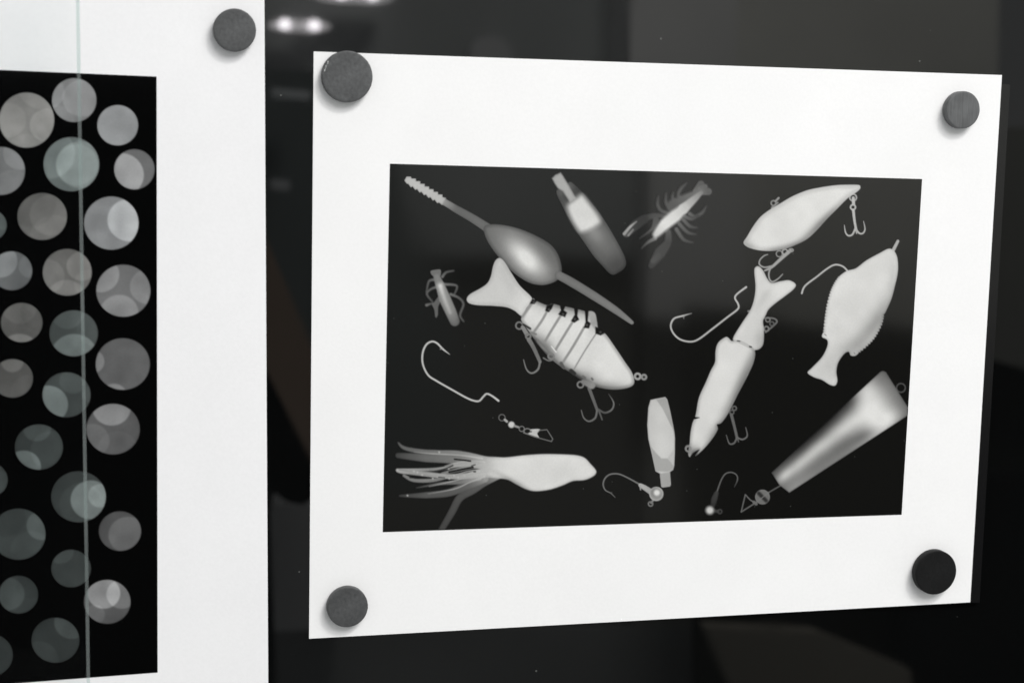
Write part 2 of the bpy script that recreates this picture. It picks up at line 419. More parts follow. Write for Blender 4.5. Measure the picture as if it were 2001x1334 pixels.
C.ring((458, 385), 24, 8, 130); C.stroke([(480, 365), (508, 335)], 10, 150); C.stroke([(440, 430), (500, 380)], 8, 140)
C.poly([(165, 765), (200, 710), (260, 610), (330, 520), (420, 450), (520, 390), (640, 320), (780, 262), (900, 235), (1050, 212), (1180, 205), (1290, 208), (1307, 228), (1300, 250), (1260, 285), (1180, 340), (1080, 440), (980, 540), (880, 650), (780, 740), (660, 800), (560, 835), (450, 852), (330, 848), (230, 825), (180, 798)],
       222, edge=196, w=13, mods=[(860, 640, 190, 34, -45, -50), (560, 830, 260, 26, -14, -48), (200, 790, 60, 40, 30, -32), (1010, 500, 140, 24, -45, -20)])
# segmented swimbait ----------------------------------------------------
C.part('printed_treble_hook', 'x-ray picture of treble hook under belly of the jointed fish lure', 4)
C.stroke([(930, 1030), (960, 1110), (990, 1190)], [12, 11, 10], [110, 105, 100])
C.stroke([(988, 1190), (975, 1245), (930, 1270), (892, 1245), (874, 1190)], [7, 7, 6, 5, 3], 112)
C.stroke([(1000, 1185), (1045, 1208), (1095, 1185), (1108, 1135), (1072, 1072)], [7, 7, 6, 5, 3], [95, 90, 115, 125, 70])
C.stroke([(1000, 1190), (1025, 1258)], [7, 5], 95)
C.part('printed_treble_hook', 'x-ray picture of treble hook below tail joint of the jointed fish lure', 4)
C.ring((425, 578), 25, 6, 125); C.stroke([(450, 590), (480, 640)], [14, 16], 140); C.ring((490, 655), 17, 7, 125)
C.stroke([(495, 680), (530, 740), (575, 840)], [16, 14, 12], [130, 115, 120])
C.stroke([(575, 840), (560, 895), (515, 922), (478, 895), (456, 825)], [7, 7, 6, 5, 3], 130)
C.part('printed_jointed_fish', 'x-ray picture of fish lure cut in bright segments with broad forked tail', 4)
C.ring((1282, 945), 20, 8, 160); C.ring((1328, 950), 16, 8, 140)
C.poly([(45, 385), (70, 350), (150, 305), (195, 270), (220, 220), (235, 150), (255, 105), (285, 90), (320, 120), (370, 200), (430, 290), (520, 385), (478, 450), (445, 508), (390, 470), (330, 445), (230, 435), (120, 430), (60, 415)],
       210, edge=192, w=10, mods=[(480, 440, 60, 60, 0, 12), (340, 230, 40, 90, -30, -12)])
C.poly([(520, 388), (545, 398), (625, 430), (665, 420), (725, 435), (760, 440), (825, 455), (850, 460), (905, 475), (925, 480), (965, 487), (985, 580), (1012, 605), (1060, 650), (1130, 750), (1190, 840), (1240, 915), (1258, 980), (1240, 1015), (1180, 1035), (1100, 1040), (1020, 1030), (950, 1010), (880, 975), (800, 920), (720, 870), (650, 815), (590, 750), (530, 670), (480, 600), (442, 545), (447, 508)],
       221, edge=168, w=9, mods=[(740, 455, 230, 32, 13, -44), (600, 730, 90, 38, 45, -92), (800, 910, 120, 26, 38, -60), (900, 960, 70, 40, 20, -55), (1060, 1020, 120, 26, 5, -50), (960, 540, 24, 50, 0, -40)])
C.stroke([(985, 605), (968, 560), (955, 500), (925, 485)], [8, 22, 22, 10], [190, 160, 170, 170], soft=1.5)
for P in ([(530, 398), (448, 512)], [(632, 462), (590, 540), (525, 632)], [(725, 505), (660, 610), (612, 690)], [(815, 545), (750, 650), (688, 752)], [(895, 590), (820, 720), (742, 842)], [(978, 640), (900, 760), (820, 895)]):
    C.stroke(P, 9 if P[0][0] < 900 else 5, 150, soft=1.3)
for P in ([(520, 388), (548, 398), (532, 420), (508, 418)], [(628, 436), (668, 420), (656, 455), (640, 478), (620, 468)], [(725, 434), (754, 440), (746, 468), (764, 482), (752, 512), (716, 494), (730, 468)],
          [(824, 455), (847, 458), (842, 508), (852, 532), (826, 552), (808, 540), (828, 500)], [(904, 474), (924, 478), (920, 545), (936, 560), (926, 592), (898, 588), (908, 550)], [(983, 590), (1012, 600), (1036, 630), (1012, 646), (984, 634)]):
    cx, cy = np.mean(P, axis=0); C.poly([(cx + (x - cx) * 1.35, cy + (y - cy) * 1.12) for x, y in P], 42, soft=1.6, smooth=False, claim=False)
for x, y in ((530, 408), (640, 462), (742, 496), (828, 532), (915, 574), (1012, 626)): C.disc((x, y), 8, 84, soft=2.2, claim=False)
for P, h, v in (([(728, 850), (745, 885)], 12, 96), ([(800, 905), (822, 925)], 15, 62),
                ([(515, 630), (545, 640)], 8, 130), ([(505, 600), (455, 570)], 7, 60), ([(540, 690), (570, 760), (620, 805)], 6, 62), ([(640, 795), (665, 800)], 8, 90), ([(885, 945), (900, 955)], 8, 110), ([(950, 960), (956, 968)], 7, 110)):
    C.stroke(P, h, v, soft=1.4, claim=False)
C.stroke([(560, 690), (600, 740), (660, 790)], 10, [120, 130, 120], soft=2)
C.stroke([(658, 728), (692, 770)], 4, 226, soft=0.9)
C.ring((655, 800), 20, 7, 130); C.stroke([(600, 812), (640, 832), (680, 820)], 5, 120)
C.ring((868, 1005), 22, 6, 130); C.stroke([(890, 985), (950, 1010)], [18, 26], [130, 150], soft=2)
# nymph -----------------------------------------------------------------
C.part('printed_insect', 'faint x-ray picture of small soft insect with bent legs', 5)
for P in ([(415, 135), (440, 107), (487, 97)], [(368, 155), (328, 165), (312, 232)], [(388, 200), (342, 215), (314, 248), (350, 298)], [(430, 185), (508, 195), (492, 252)],
          [(470, 250), (525, 275), (552, 315), (530, 385), (553, 425)], [(312, 320), (350, 308)]):
    C.stroke(P, [9] + [7] * (len(P) - 2) + [5], [116] + [98] * (len(P) - 2) + [88], soft=1.9)
C.poly([(390, 265), (362, 300), (345, 312), (362, 350), (370, 400), (385, 385), (388, 330), (405, 290)], 104, soft=1.4)
C.poly([(338, 100), (370, 90), (402, 90), (405, 115), (395, 135), (352, 130)], 118, soft=1.2)
C.stroke([(378, 135), (400, 195)], [22, 30], 120, soft=1.6, core=14)
C.stroke([(400, 190), (430, 275), (468, 360), (495, 425)], [28, 38, 36, 32], [140, 134, 128, 100], soft=1.8, core=18)
C.stroke([(402, 195), (425, 270), (465, 370)], [13, 11, 7], [215, 190, 176], soft=4, claim=False)
# plain hooks ------------------------------------------------------------
C.part('printed_hook', 'x-ray picture of wide bent hook below the insect', 5)
C.stroke([(462, 640), (418, 606), (380, 568), (345, 557), (308, 580), (286, 635), (288, 705), (322, 775), (380, 815), (480, 872), (570, 922), (620, 942), (655, 943), (682, 915), (705, 897), (740, 912), (780, 942)],
         [2, 6] + [6] * 14 + [7], [180] + [196] * 16)
C.stroke([(418, 602), (400, 607)], [4, 2], 170)
C.part('printed_hook', 'x-ray picture of wide bent hook left of the slim long fish', 8)
C.stroke([(217, 400), (165, 415), (112, 432), (93, 475), (110, 520), (150, 555), (210, 568), (260, 552), (340, 492), (430, 422), (490, 375), (492, 345), (474, 312), (485, 287), (540, 245)],
         [1.5, 5] + [5.2] * 12 + [6], [150] + [186] * 14)
C.stroke([(172, 418), (168, 430)], [3, 2], 150)
C.part('printed_swivel', 'x-ray picture of small swivel chain with snap clip', 5)
C.ring((803, 1052), 21, 2.6, 120); C.stroke([(822, 1066), (835, 1077)], 8, 170); C.disc((865, 1098), 22, 205, soft=1.4, edge=160, w=3); C.stroke([(885, 1106), (910, 1114)], 7, 150)
C.ring((932, 1125), 17, 3, 125); C.ring((968, 1140), 22, 3.6, 130, 17)
C.z = 6
C.poly([(1290, -6), (1370, -8), (1348, 28), (1360, 66), (1270, 36), (1302, 14)], 196, soft=1.0)
C.stroke([(1365, 2), (1430, -4), (1480, 75), (1468, 96), (1360, 66), (1230, 22)], 4, 120, smooth=False)
# squid -------------------------------------------------------------------
C.part('printed_squid', 'x-ray picture of bright squid body trailing faint tentacles', 6)
for P, W, VV in (([(1040, 365), (900, 440), (800, 510), (690, 575), (620, 700), (525, 860)], [38, 34, 32, 32, 30, 24], [170, 100, 86, 80, 76, 68]),
                 ([(900, 410), (760, 465), (600, 530), (400, 552), (180, 558)], [35, 38, 32, 26, 8], [150, 98, 88, 86, 62]),
                 ([(850, 400), (700, 440), (520, 455), (320, 490)], [30, 18, 12, 4], [165, 118, 100, 62]),
                 ([(1010, 300), (650, 250), (400, 235), (165, 215)], [34, 36, 36, 22], [175, 118, 102, 70]),
                 ([(1000, 290), (720, 205), (520, 190), (400, 183), (280, 168), (205, 145), (168, 108)], [44, 24, 20, 18, 18, 14, 7], [172, 132, 118, 108, 100, 98, 84]),
                 ([(1000, 320), (720, 290), (560, 322), (420, 335), (160, 340)], [30, 24, 13, 13, 14], [185, 160, 140, 140, 160]),
                 ([(900, 290), (700, 330), (540, 370)], [14, 18, 12], [180, 140, 120]),
                 ([(600, 390), (460, 425), (300, 425), (215, 385)], [15, 16, 16, 12], [120, 126, 122, 120]),
                 ([(950, 345), (750, 388), (600, 395), (400, 370), (200, 352), (160, 342)], [40, 26, 20, 20, 18, 10], [205, 166, 156, 146, 158, 170])):
    C.stroke(P, W, VV, soft=1.6, core=8)
C.poly([(780, 205), (860, 218), (1000, 228), (1090, 230), (1250, 212), (1400, 203), (1550, 205), (1680, 213), (1750, 235), (1800, 285), (1846, 340), (1842, 375), (1800, 405), (1740, 425), (1650, 432), (1560, 470), (1450, 505), (1330, 518), (1250, 500), (1170, 460), (1100, 422), (1020, 408), (900, 400), (820, 375), (800, 300)],
       222, edge=205, w=7, soft=1.8, fade=[(770, 300), (1010, 310)], mods=[(860, 300, 90, 120, 0, -30), (1150, 440, 120, 16, 28, -40)])
for P in ([(960, 300), (760, 300), (600, 312), (430, 336)], [(960, 330), (780, 345), (640, 378), (420, 372), (175, 336)], [(940, 350), (800, 372), (640, 402), (470, 396), (260, 372)],
          [(900, 270), (780, 262), (640, 282), (560, 306)], [(880, 240), (700, 214), (460, 200), (300, 186)], [(930, 370), (760, 402), (600, 440), (430, 478)], [(900, 395), (780, 440), (640, 500), (420, 540)]):
    C.stroke(P, [7] + [4.5] * (len(P) - 2) + [3], [200] + [172] * (len(P) - 2) + [130], soft=1.5)
for x, y in ((460, 410), (600, 412), (675, 402), (730, 385), (820, 355), (870, 350), (595, 328), (515, 187), (245, 555), (370, 380), (640, 385), (330, 358), (300, 350), (920, 380)):
    C.disc((x, y), 7, 188, soft=1.8, claim=False)
for P, h, v in (([(645, 247), (715, 254), (780, 262)], 6, 40), ([(600, 356), (700, 335), (800, 315)], 8, 44), ([(790, 303), (820, 293)], 4, 60), ([(265, 403), (345, 408)], 4, 44), ([(480, 350), (560, 330), (630, 300)], 6, 66), ([(510, 400), (560, 404)], 3.5, 60), ([(810, 352), (822, 352)], 6, 70)):
    C.stroke(P, h, v, soft=1.2, claim=False)
# short float ------------------------------------------------------------
C.part('printed_float', 'x-ray picture of short upright faceted float with stubby tube', 7)
C.poly([(495, 182), (540, 172), (622, 157), (640, 178), (665, 280), (690, 400), (703, 470), (707, 520), (705, 650), (698, 765), (690, 790), (663, 808), (671, 915), (664, 932), (600, 942), (588, 935), (576, 822), (538, 802), (505, 650), (475, 520), (466, 400), (475, 250)],
       196, edge=180, w=4, smooth=False, mods=[(590, 480, 70, 160, 0, 14)])
C.poly([(545, 180), (622, 160), (640, 185), (665, 285), (688, 400), (700, 460), (655, 370), (600, 260)], 168, soft=1.4, smooth=False, claim=False)
C.poly([(498, 590), (540, 640), (590, 690), (660, 690), (692, 752), (690, 788), (640, 806), (540, 800)], 168, soft=1.4, smooth=False, claim=False)
C.poly([(576, 822), (662, 808), (671, 915), (664, 932), (600, 942), (588, 935)], 166, soft=1.0, smooth=False, claim=False)
C.poly([(640, 690), (703, 600), (700, 755)], 188, soft=1.6, smooth=False, claim=False)
# jigs -----------------------------------------------------------------------
C.part('printed_jig_hook', 'x-ray picture of round-headed jig hook under the short float', 7)
C.stroke([(187, 1028), (150, 992), (102, 965), (83, 915), (100, 862), (145, 828), (215, 825), (290, 855), (395, 912)], [2, 4, 5, 6, 6, 6, 6, 6, 7], 122)
C.stroke([(152, 996), (158, 985)], 3, 100)
C.stroke([(405, 922), (440, 942), (505, 985)], [16, 22, 26], [172, 160, 150], core=14); C.stroke([(404, 925), (408, 962)], [8, 5], 165)
C.stroke([(520, 1050), (500, 1075)], 9, 130); C.ring((495, 1085), 19, 6, 120)
C.disc((545, 998), 62, 150, edge=176, w=5); C.disc((535, 985), 40, 140, soft=3, claim=False); C.disc((550, 988), 26, 222, soft=3, claim=False)
C.part('printed_jig_hook', 'x-ray picture of tiny jig hook with bright ball end', 7)
C.stroke([(1223, 938), (1250, 875), (1240, 832), (1195, 811), (1145, 825), (1108, 880), (1070, 985)], [2, 5, 5, 5, 5, 5, 6], [80, 108, 108, 112, 112, 108, 104])
C.stroke([(1068, 990), (1050, 1040), (1038, 1090)], [16, 24, 20], [74, 72, 64], soft=2)
C.stroke([(1050, 1145), (1080, 1150)], 12, 78, soft=2); C.ring((1097, 1151), 17, 6, 76)
C.disc((1010, 1140), 42, 205, soft=2.2, edge=110, w=6)
# slim minnow -------------------------------------------------------------------
C.part('printed_treble_hook', 'x-ray picture of treble hook under belly of the slim long fish', 8)
C.ring((470, 962), 12, 4, 105); C.ring((455, 985), 12, 4, 100)
C.stroke([(452, 1000), (470, 1070), (487, 1142)], [9, 8, 8], 106)
C.stroke([(484, 1138), (468, 1168), (440, 1170), (422, 1120)], [5, 5, 4, 2], 108)
C.stroke([(487, 1135), (518, 1146), (546, 1125), (537, 1075)], [5, 5, 4, 2], 112)
C.stroke([(489, 1140), (494, 1160)], 3.5, 100)
C.part('printed_slim_fish', 'x-ray picture of slim two-part fish lure with forked tail standing on its nose', 8)
C.stroke([(640, 428), (700, 430), (722, 448), (700, 475), (655, 512)], 5, 110); C.ring((660, 492), 14, 5, 120); C.ring((692, 462), 12, 4, 96); C.ring((668, 438), 13, 4, 120)
C.stroke([(553, 388), (565, 387)], 6, 130)
C.ring((198, 1200), 17, 6, 112)
C.poly([(588, 150), (598, 125), (618, 124), (642, 150), (665, 195), (692, 220), (745, 210), (795, 205), (833, 228), (820, 258), (770, 298), (710, 343), (672, 378), (655, 412), (640, 445), (645, 500), (642, 575), (622, 608), (592, 618), (570, 612), (545, 606), (465, 560), (470, 530), (520, 450), (565, 380), (588, 310), (595, 240)],
       214, edge=190, w=6, mods=[(625, 560, 26, 60, 0, -30), (650, 300, 14, 60, 35, -10), (690, 250, 50, 20, 0, 6)])
C.poly([(385, 562), (420, 540), (438, 548), (455, 563), (500, 560), (560, 590), (592, 625), (585, 685), (560, 745), (530, 805), (490, 880), (440, 980), (400, 1040), (372, 1065), (370, 1090), (340, 1140), (290, 1200), (240, 1243), (262, 1206), (225, 1225), (205, 1250), (196, 1225), (205, 1170), (210, 1110), (222, 1050), (240, 1005), (260, 900), (300, 810), (330, 740), (355, 690), (358, 630), (366, 590)],
       221, edge=186, w=8, mods=[(560, 700, 20, 150, 24, -40), (470, 890, 22, 150, 26, -48), (345, 1110, 20, 70, 30, -34), (215, 1215, 30, 25, 0, -60), (300, 850, 18, 120, 22, -6)])
for P, h, v in (([(236, 1020), (262, 1017)], [6, 2], 30), ([(372, 1062), (392, 1054)], [6, 2], 40), ([(488, 563), (502, 565)], 3, 70), ([(560, 597), (570, 599)], 4, 60), ([(470, 561), (590, 618)], 1.6, 178), ([(455, 560), (462, 540)], 4, 60), ([(240, 1243), (262, 1207)], 2.5, 90)):
    C.stroke(P, h, v, soft=0.9, claim=False)
C.ring((198, 1202), 15, 4, 140)
# sunfish --------------------------------------------------------------------
C.part('printed_sunfish', 'x-ray picture of tall bright fish lure with serrated fins and bent hook', 10)
C.stroke([(462, 358), (420, 316), (360, 303), (300, 333), (220, 395), (130, 465), (105, 522)], 6.5, [190, 184, 186, 186, 182, 184, 190])
C.stroke([(806, 192), (842, 122)], [13, 11], 166, core=10)
L = [(390, 392), (352, 450), (322, 520), (297, 620), (282, 720), (272, 815)]
Ls = spline(L, False, 8); Lz = [tuple(p + (-6 if k % 2 else 4, 0)) for k, p in enumerate(Ls)]
Rr = [(735, 690), (722, 750), (690, 820), (650, 880), (600, 930), (545, 975)]
Rs = spline(Rr, False, 6); Rz = [tuple(p + ((4, 3) if k % 2 else (-4, -3))) for k, p in enumerate(Rs)]
rest1 = [tuple(p) for p in spline([(545, 975), (515, 1000), (480, 998), (465, 970), (430, 985), (385, 1050), (370, 1120), (378, 1190), (360, 1228), (320, 1222), (260, 1185), (200, 1165), (150, 1130), (185, 1090), (260, 1010), (300, 930), (300, 880), (260, 855), (272, 815)], False, 5)][1:-1]
rest2 = [tuple(p) for p in spline([(390, 392), (450, 350), (520, 330), (600, 270), (700, 215), (770, 180), (810, 195), (835, 240), (843, 310), (838, 380), (820, 460), (790, 570), (735, 690)], False, 5)][1:-1]
C.poly(list(Rz) + rest1 + list(Lz)[::-1] + rest2, 216, edge=196, w=6, smooth=False, mods=[(730, 660, 160, 46, -62, -26), (640, 780, 170, 44, -50, -34), (500, 930, 80, 50, -30, -24), (340, 1080, 110, 80, -50, -14), (800, 420, 120, 22, 95, -16)])
C.stroke([(280, 835), (292, 845)], 3, 120, claim=False); C.stroke([(505, 975), (512, 985)], 3, 120, claim=False)
# cone float -------------------------------------------------------------------
C.part('printed_cone_float', 'x-ray picture of big tapering cone float with bead and wire loop', 9)
C.ring((1420, 240), 36, 5, 88)
C.stroke([(520, 985), (430, 1040), (340, 1092)], 4.5, 104, smooth=False)
C.stroke([(232, 1176), (190, 1150), (152, 1108), (118, 1250), (240, 1172)], [5, 5, 4.5, 4.5, 5], 112, smooth=False); C.stroke([(222, 1170), (240, 1184)], 13, 112)
C.disc((292, 1128), 60, 118, edge=130, w=3); C.stroke([(262, 1098), (322, 1158)], 15, 62, soft=2.5, claim=False); C.stroke([(240, 1172), (345, 1090)], 3.5, 128, claim=False)
C.poly([(366, 930), (1255, 108), (1275, 102), (1298, 112), (1478, 400), (1478, 462), (510, 1092), (430, 1030)], 100, edge=88, w=5, smooth=False, soft=1.3,
       mods=[(560, 1040, 110, 60, -35, 28), (800, 910, 260, 60, -32, 30), (1120, 700, 160, 40, -32, 26), (880, 450, 190, 46, -42, -40), (620, 720, 190, 40, -42, -34), (1020, 345, 60, 34, -42, -30), (1140, 615, 80, 30, -30, -28),
             (1200, 400, 115, 135, 0, 116), (1110, 250, 90, 66, -40, 62), (1270, 540, 110, 62, -30, 58), (1360, 470, 70, 50, -40, 30),
             (460, 960, 60, 30, -42, 60), (560, 885, 90, 40, -40, 66), (700, 770, 110, 44, -40, 72), (860, 650, 120, 50, -38, 68), (1010, 530, 110, 60, -36, 72)])
C.build(right_print, True, M_ink, TOP + 0.00016, 0.020, 0.80 / 0.91, clip=RIMG)

# ---------------------------------------------------------------- the disc picture
D = Canvas(-76, 112, 306, 1332, 1.5, 18)
DISCS = [  # x, y, rx, ry, value, tint, [(cx,cy,r,delta)...]
 (52, 235, 54, 54, 138, 'w', [(15, 235, 36, 10), (92, 245, 34, 20), (52, 300, 40, 8), (85, 165, 52, 12)]),
 (145, 196, 43.5, 43, 132, 'n', [(90, 180, 36, 16), (160, 192, 38, 18), (110, 240, 36, 8)]),
 (230, 245, 40, 39.5, 156, 'c', []),
 (2, 334, 47, 47, 122, 'n', [(40, 300, 34, 20), (25, 370, 40, 8)]),
 (139.5, 321, 54.5, 53, 128, 'g', [(95, 300, 52, 16), (158, 322, 48, 26), (150, 322, 42, 14)]),
 (262.7, 331, 39.6, 39.3, 112, 'n', [(236, 342, 45, 54)]),
 (82.5, 423, 48.6, 46, 112, 'w', [(100, 420, 42, 12), (108, 470, 52, 6), (60, 395, 50, -6)]),
 (217.5, 436, 53.4, 52, 136, 'c', [(254, 430, 44, 46), (250, 452, 62, 4)]),
 (-17, 440, 30, 30, 104, 'g', [(5, 430, 20, 12)]),
 (23, 529, 40, 38, 112, 'c', [(0, 510, 34, 34), (60, 520, 24, 14)]),
 (131.4, 532, 48, 45.7, 112, 'w', [(90, 540, 36, 14), (160, 520, 30, 22), (130, 585, 40, 20), (175, 555, 30, 8)]),
 (241, 568, 53, 51, 112, 'n', [(196, 536, 37, 32), (233, 612, 38, 26), (290, 560, 36, 20)]),
 (42.3, 630, 40.8, 38.5, 100, 'w', [(38, 600, 34, 10), (38, 690, 40, 36), (80, 610, 40, -6)]),
 (144, 651, 47.4, 45, 92, 'g', [(132, 612, 32, 14), (145, 696, 46, 46), (190, 640, 40, 6)]),
 (240, 711, 53, 50.5, 98, 'n', [(180, 706, 24, 34), (222, 776, 28, 36)]),
 (24.5, 739, 40, 37.7, 96, 'w', [(24, 706, 22, 28), (60, 770, 40, 6)]),
 (130, 771, 47, 44, 88, 'g', [(94, 790, 39, 52), (142, 744, 26, 12), (178, 770, 18, 10)]),
 (221, 838, 52.3, 49.5, 92, 'n', [(218, 795, 38, 44), (180, 860, 34, 14), (230, 880, 40, 6)]),
 (76, 873, 47, 44.3, 74, 'g', [(46, 912, 34, 50), (72, 835, 28, 18), (100, 880, 40, 8)]),
 (-21, 937, 36, 34, 80, 'g', [(0, 940, 20, 10)]),
 (153.5, 970, 53.5, 50, 76, 'g', [(178, 976, 40, 52), (196, 968, 24, 26), (160, 985, 44, 8)]),
 (36, 1043, 53, 50, 82, 'g', [(82, 1026, 30, 24), (60, 1075, 40, 6), (10, 1010, 40, -4)]),
 (234.5, 1037, 41.3, 38.7, 84, 'n', [(250, 1045, 38, 22)]),
 (139, 1110, 38.7, 36.8, 78, 'g', [(118, 1076, 26, 14)]),
 (36, 1161, 38.5, 37, 78, 'g', [(14, 1160, 34, 18), (60, 1140, 30, -4)]),
 (209.5, 1175, 45.6, 43, 92, 'n', [(203, 1158, 32, 52), (238, 1160, 30, 30), (185, 1200, 20, 14)]),
 (108.4, 1250, 46.8, 44, 68, 'g', [(140, 1215, 34, 18), (75, 1290, 40, 8)]),
 (-20, 1279, 45, 42, 72, 'g', []), (-45, 620, 36, 36, 90, 'n', []), (-50, 800, 40, 40, 90, 'g', []), (-40, 1130, 34, 34, 80, 'g', [])]
TN = {'w': (1.02, 1.0, 0.965), 'n': (0.99, 1.0, 1.01), 'c': (0.97, 1.0, 1.02), 'g': (0.86, 0.985, 0.965)}
for (x, y, rx, ry, v, tn, subs) in DISCS:
    D.part('printed_disc', None, 0)
    P = np.array([(x - rx, y - ry), (x + rx, y + ry)])
    j, i, X, Y = D.win(P, 4)
    q = (1 - np.sqrt(((X - x) / rx) ** 2 + ((Y - y) / ry) ** 2)) * (rx + ry) / 2
    a = sstep((q + 1.1) / 2.2)
    val = np.full(X.shape, float(v) * (0.86 if tn == 'g' else 0.96)) + 6 * sstep(q / 5) - 4
    for (cx, cy, r, dl) in subs:
        qq = r - np.hypot(X - cx, (Y - cy) / 0.95); val = val + dl * sstep((qq + 2.5) / 5) * (0.8 + 0.2 * np.clip(1 - qq / r, 0, 1))
    D.put((j, i), a, val)
    D.tint[j, i] = D.tint[j, i] * (1 - a[..., None]) + np.array(TN[tn]) * a[..., None]
D.build(left_print, False, M_ink, TOP + 0.00016, 0.002, 0.80 / 0.90, tint=(1, 1, 1), clip=None, uneven=0.13)
#END_LURES

# ---------------------------------------------------------------- magnets
def magnet_mat(name, v, streak):
    m, nt, b = material(name)
    tc = N(nt, 'ShaderNodeTexCoord')
    mp = N(nt, 'ShaderNodeMapping'); mp.inputs['Scale'].default_value = (1400, 600, 90) if streak else (900, 900, 900)
    mp.inputs['Rotation'].default_value = (0, 0.15, 0)
    nt.links.new(tc.outputs['Object'], mp.inputs[0])
    n1 = N(nt, 'ShaderNodeTexNoise'); n1.inputs['Scale'].default_value = 1; n1.inputs['Detail'].default_value = 4
    nt.links.new(mp.outputs[0], n1.inputs['Vector'])
    n2 = N(nt, 'ShaderNodeTexNoise'); n2.inputs['Scale'].default_value = 160; n2.inputs['Detail'].default_value = 5
    nt.links.new(tc.outputs['Object'], n2.inputs['Vector'])
    ad = N(nt, 'ShaderNodeMath', operation='ADD'); nt.links.new(n1.outputs[0], ad.inputs[0]); nt.links.new(n2.outputs[0], ad.inputs[1])
    mr = N(nt, 'ShaderNodeMapRange'); mr.inputs[1].default_value = 0.6; mr.inputs[2].default_value = 1.4; mr.inputs[3].default_value = 0.62; mr.inputs[4].default_value = 1.36
    nt.links.new(ad.outputs[0], mr.inputs[0])
    s_ = N(nt, 'ShaderNodeVectorMath', operation='SCALE'); s_.inputs[0].default_value = (v * 0.97, v, v * 1.02)
    nt.links.new(mr.outputs[0], s_.inputs['Scale']); nt.links.new(s_.outputs[0], b.inputs['Base Color'])
    bp = N(nt, 'ShaderNodeBump'); bp.inputs['Strength'].default_value = 0.35; bp.inputs['Distance'].default_value = 0.0002
    nt.links.new(n1.outputs[0], bp.inputs['Height']); nt.links.new(bp.outputs[0], b.inputs['Normal'])
    b.inputs['Roughness'].default_value = 0.5; b.inputs['Specular IOR Level'].default_value = 0.4 if v > 0.03 else 0.15
    return m
M_fleck, _nt, _b = material('bare_chip'); _b.inputs['Base Color'].default_value = (0.42, 0.43, 0.43, 1); _b.inputs['Roughness'].default_value = 0.4
def magnet(px, py, rpx, th, mat, right, label, chip=None, seed=0):
    """px,py,rpx: the front face; it sits th in front of the sheet"""
    c = on_sheet(px, py, TOP + th, right)
    e = on_sheet(px, py + rpx, TOP + th, right)
    r = float(np.linalg.norm(e - c)); c0 = c + np.array([0, th - 0.00002, 0])
    rnd = random.Random(seed); n = 96; V = []; F = []
    # profile from the back rim to the front face: (radius, distance from the back)
    bv = 0.0003
    prof = [(r * 0.5, 0), (r - bv * .6, 0), (r, bv), (r, th * .5), (r, th - bv), (r - bv * .35, th - bv * .3), (r - bv * 1.2, th), (r * 0.9, th), (r * 0.6, th), (r * .3, th)]
    for q, (rr, hh) in enumerate(prof):
        for k in range(n):
            t = 2 * math.pi * k / n; R2 = rr; H2 = hh
            if 2 <= q <= 6: R2 += rnd.uniform(-1, 1) * 0.00003
            if chip and q in (4, 5, 6, 7):
                dth = abs((math.degrees(t) - chip + 180) % 360 - 180)
                if dth < 24:
                    g = (1 - dth / 24) * rnd.uniform(0.3, 1)
                    R2 -= g * 0.0007 * (q < 7); H2 -= g * 0.0006 * (q != 7)
            V.append((c0[0] + R2 * math.cos(t), c0[1] - H2, c0[2] + R2 * math.sin(t)))
    m = len(prof)
    for q in range(m - 1):
        for k in range(n):
            a = q * n + k; b_ = q * n + (k + 1) % n
            F.append((a, b_, b_ + n, a + n))
    F.append(tuple(range(n))[::-1]); F.append(tuple((m - 1) * n + k for k in range(n)))
    me = bpy.data.meshes.new('magnet')
    o = bpy.data.objects.new('magnet', me); sc.collection.objects.link(o); o.location = c0
    me.from_pydata([tuple(np.array(v) - c0) for v in V], [], F); me.update(); me.materials.append(mat)
    me.polygons.foreach_set('use_smooth', [True] * len(me.polygons))
    if chip:   # bare pale flecks where the rim has broken away
        me.materials.append(M_fleck)
        for q in (4, 5, 6):
            for k in range(n):
                dth = abs((360.0 * k / n - chip + 180) % 360 - 180)
                if dth < 15 and rnd.random() < 0.45: me.polygons[q * n + k].material_index = 1
    me.set_sharp_from_angle(angle=math.radians(35))
    tag(o, label, 'magnet', 'round magnets holding the prints')
    return o
mm = {k: magnet_mat('ferrite_' + k, v, s) for k, v, s in (('soft', 0.072, False), ('brushed', 0.10, True), ('plain', 0.062, False), ('dark', 0.0075, False), ('grey', 0.075, False))}  # sheen on the lighter magnets is put into their base grey
magnet(459, 59, 42, 0.0032, mm['soft'], False, 'round dark grey magnet near top right corner of the disc print', seed=1)
magnet(679, 150, 50.5, 0.0030, mm['grey'], True, 'largest round grey magnet, chipped rim, overlapping top left corner of the lure print', chip=152, seed=2)
magnet(1882.5, 215, 36.5, 0.0034, mm['brushed'], True, 'small brushed grey magnet in top right corner of the lure print', seed=3)
magnet(679.5, 1186, 39, 0.0030, mm['plain'], True, 'round grey magnet in bottom left corner of the lure print', seed=4)
magnet(1829.5, 1118.5, 42.5, 0.0036, mm['dark'], True, 'darkest, nearly black round magnet in bottom right corner of the lure print', seed=5)

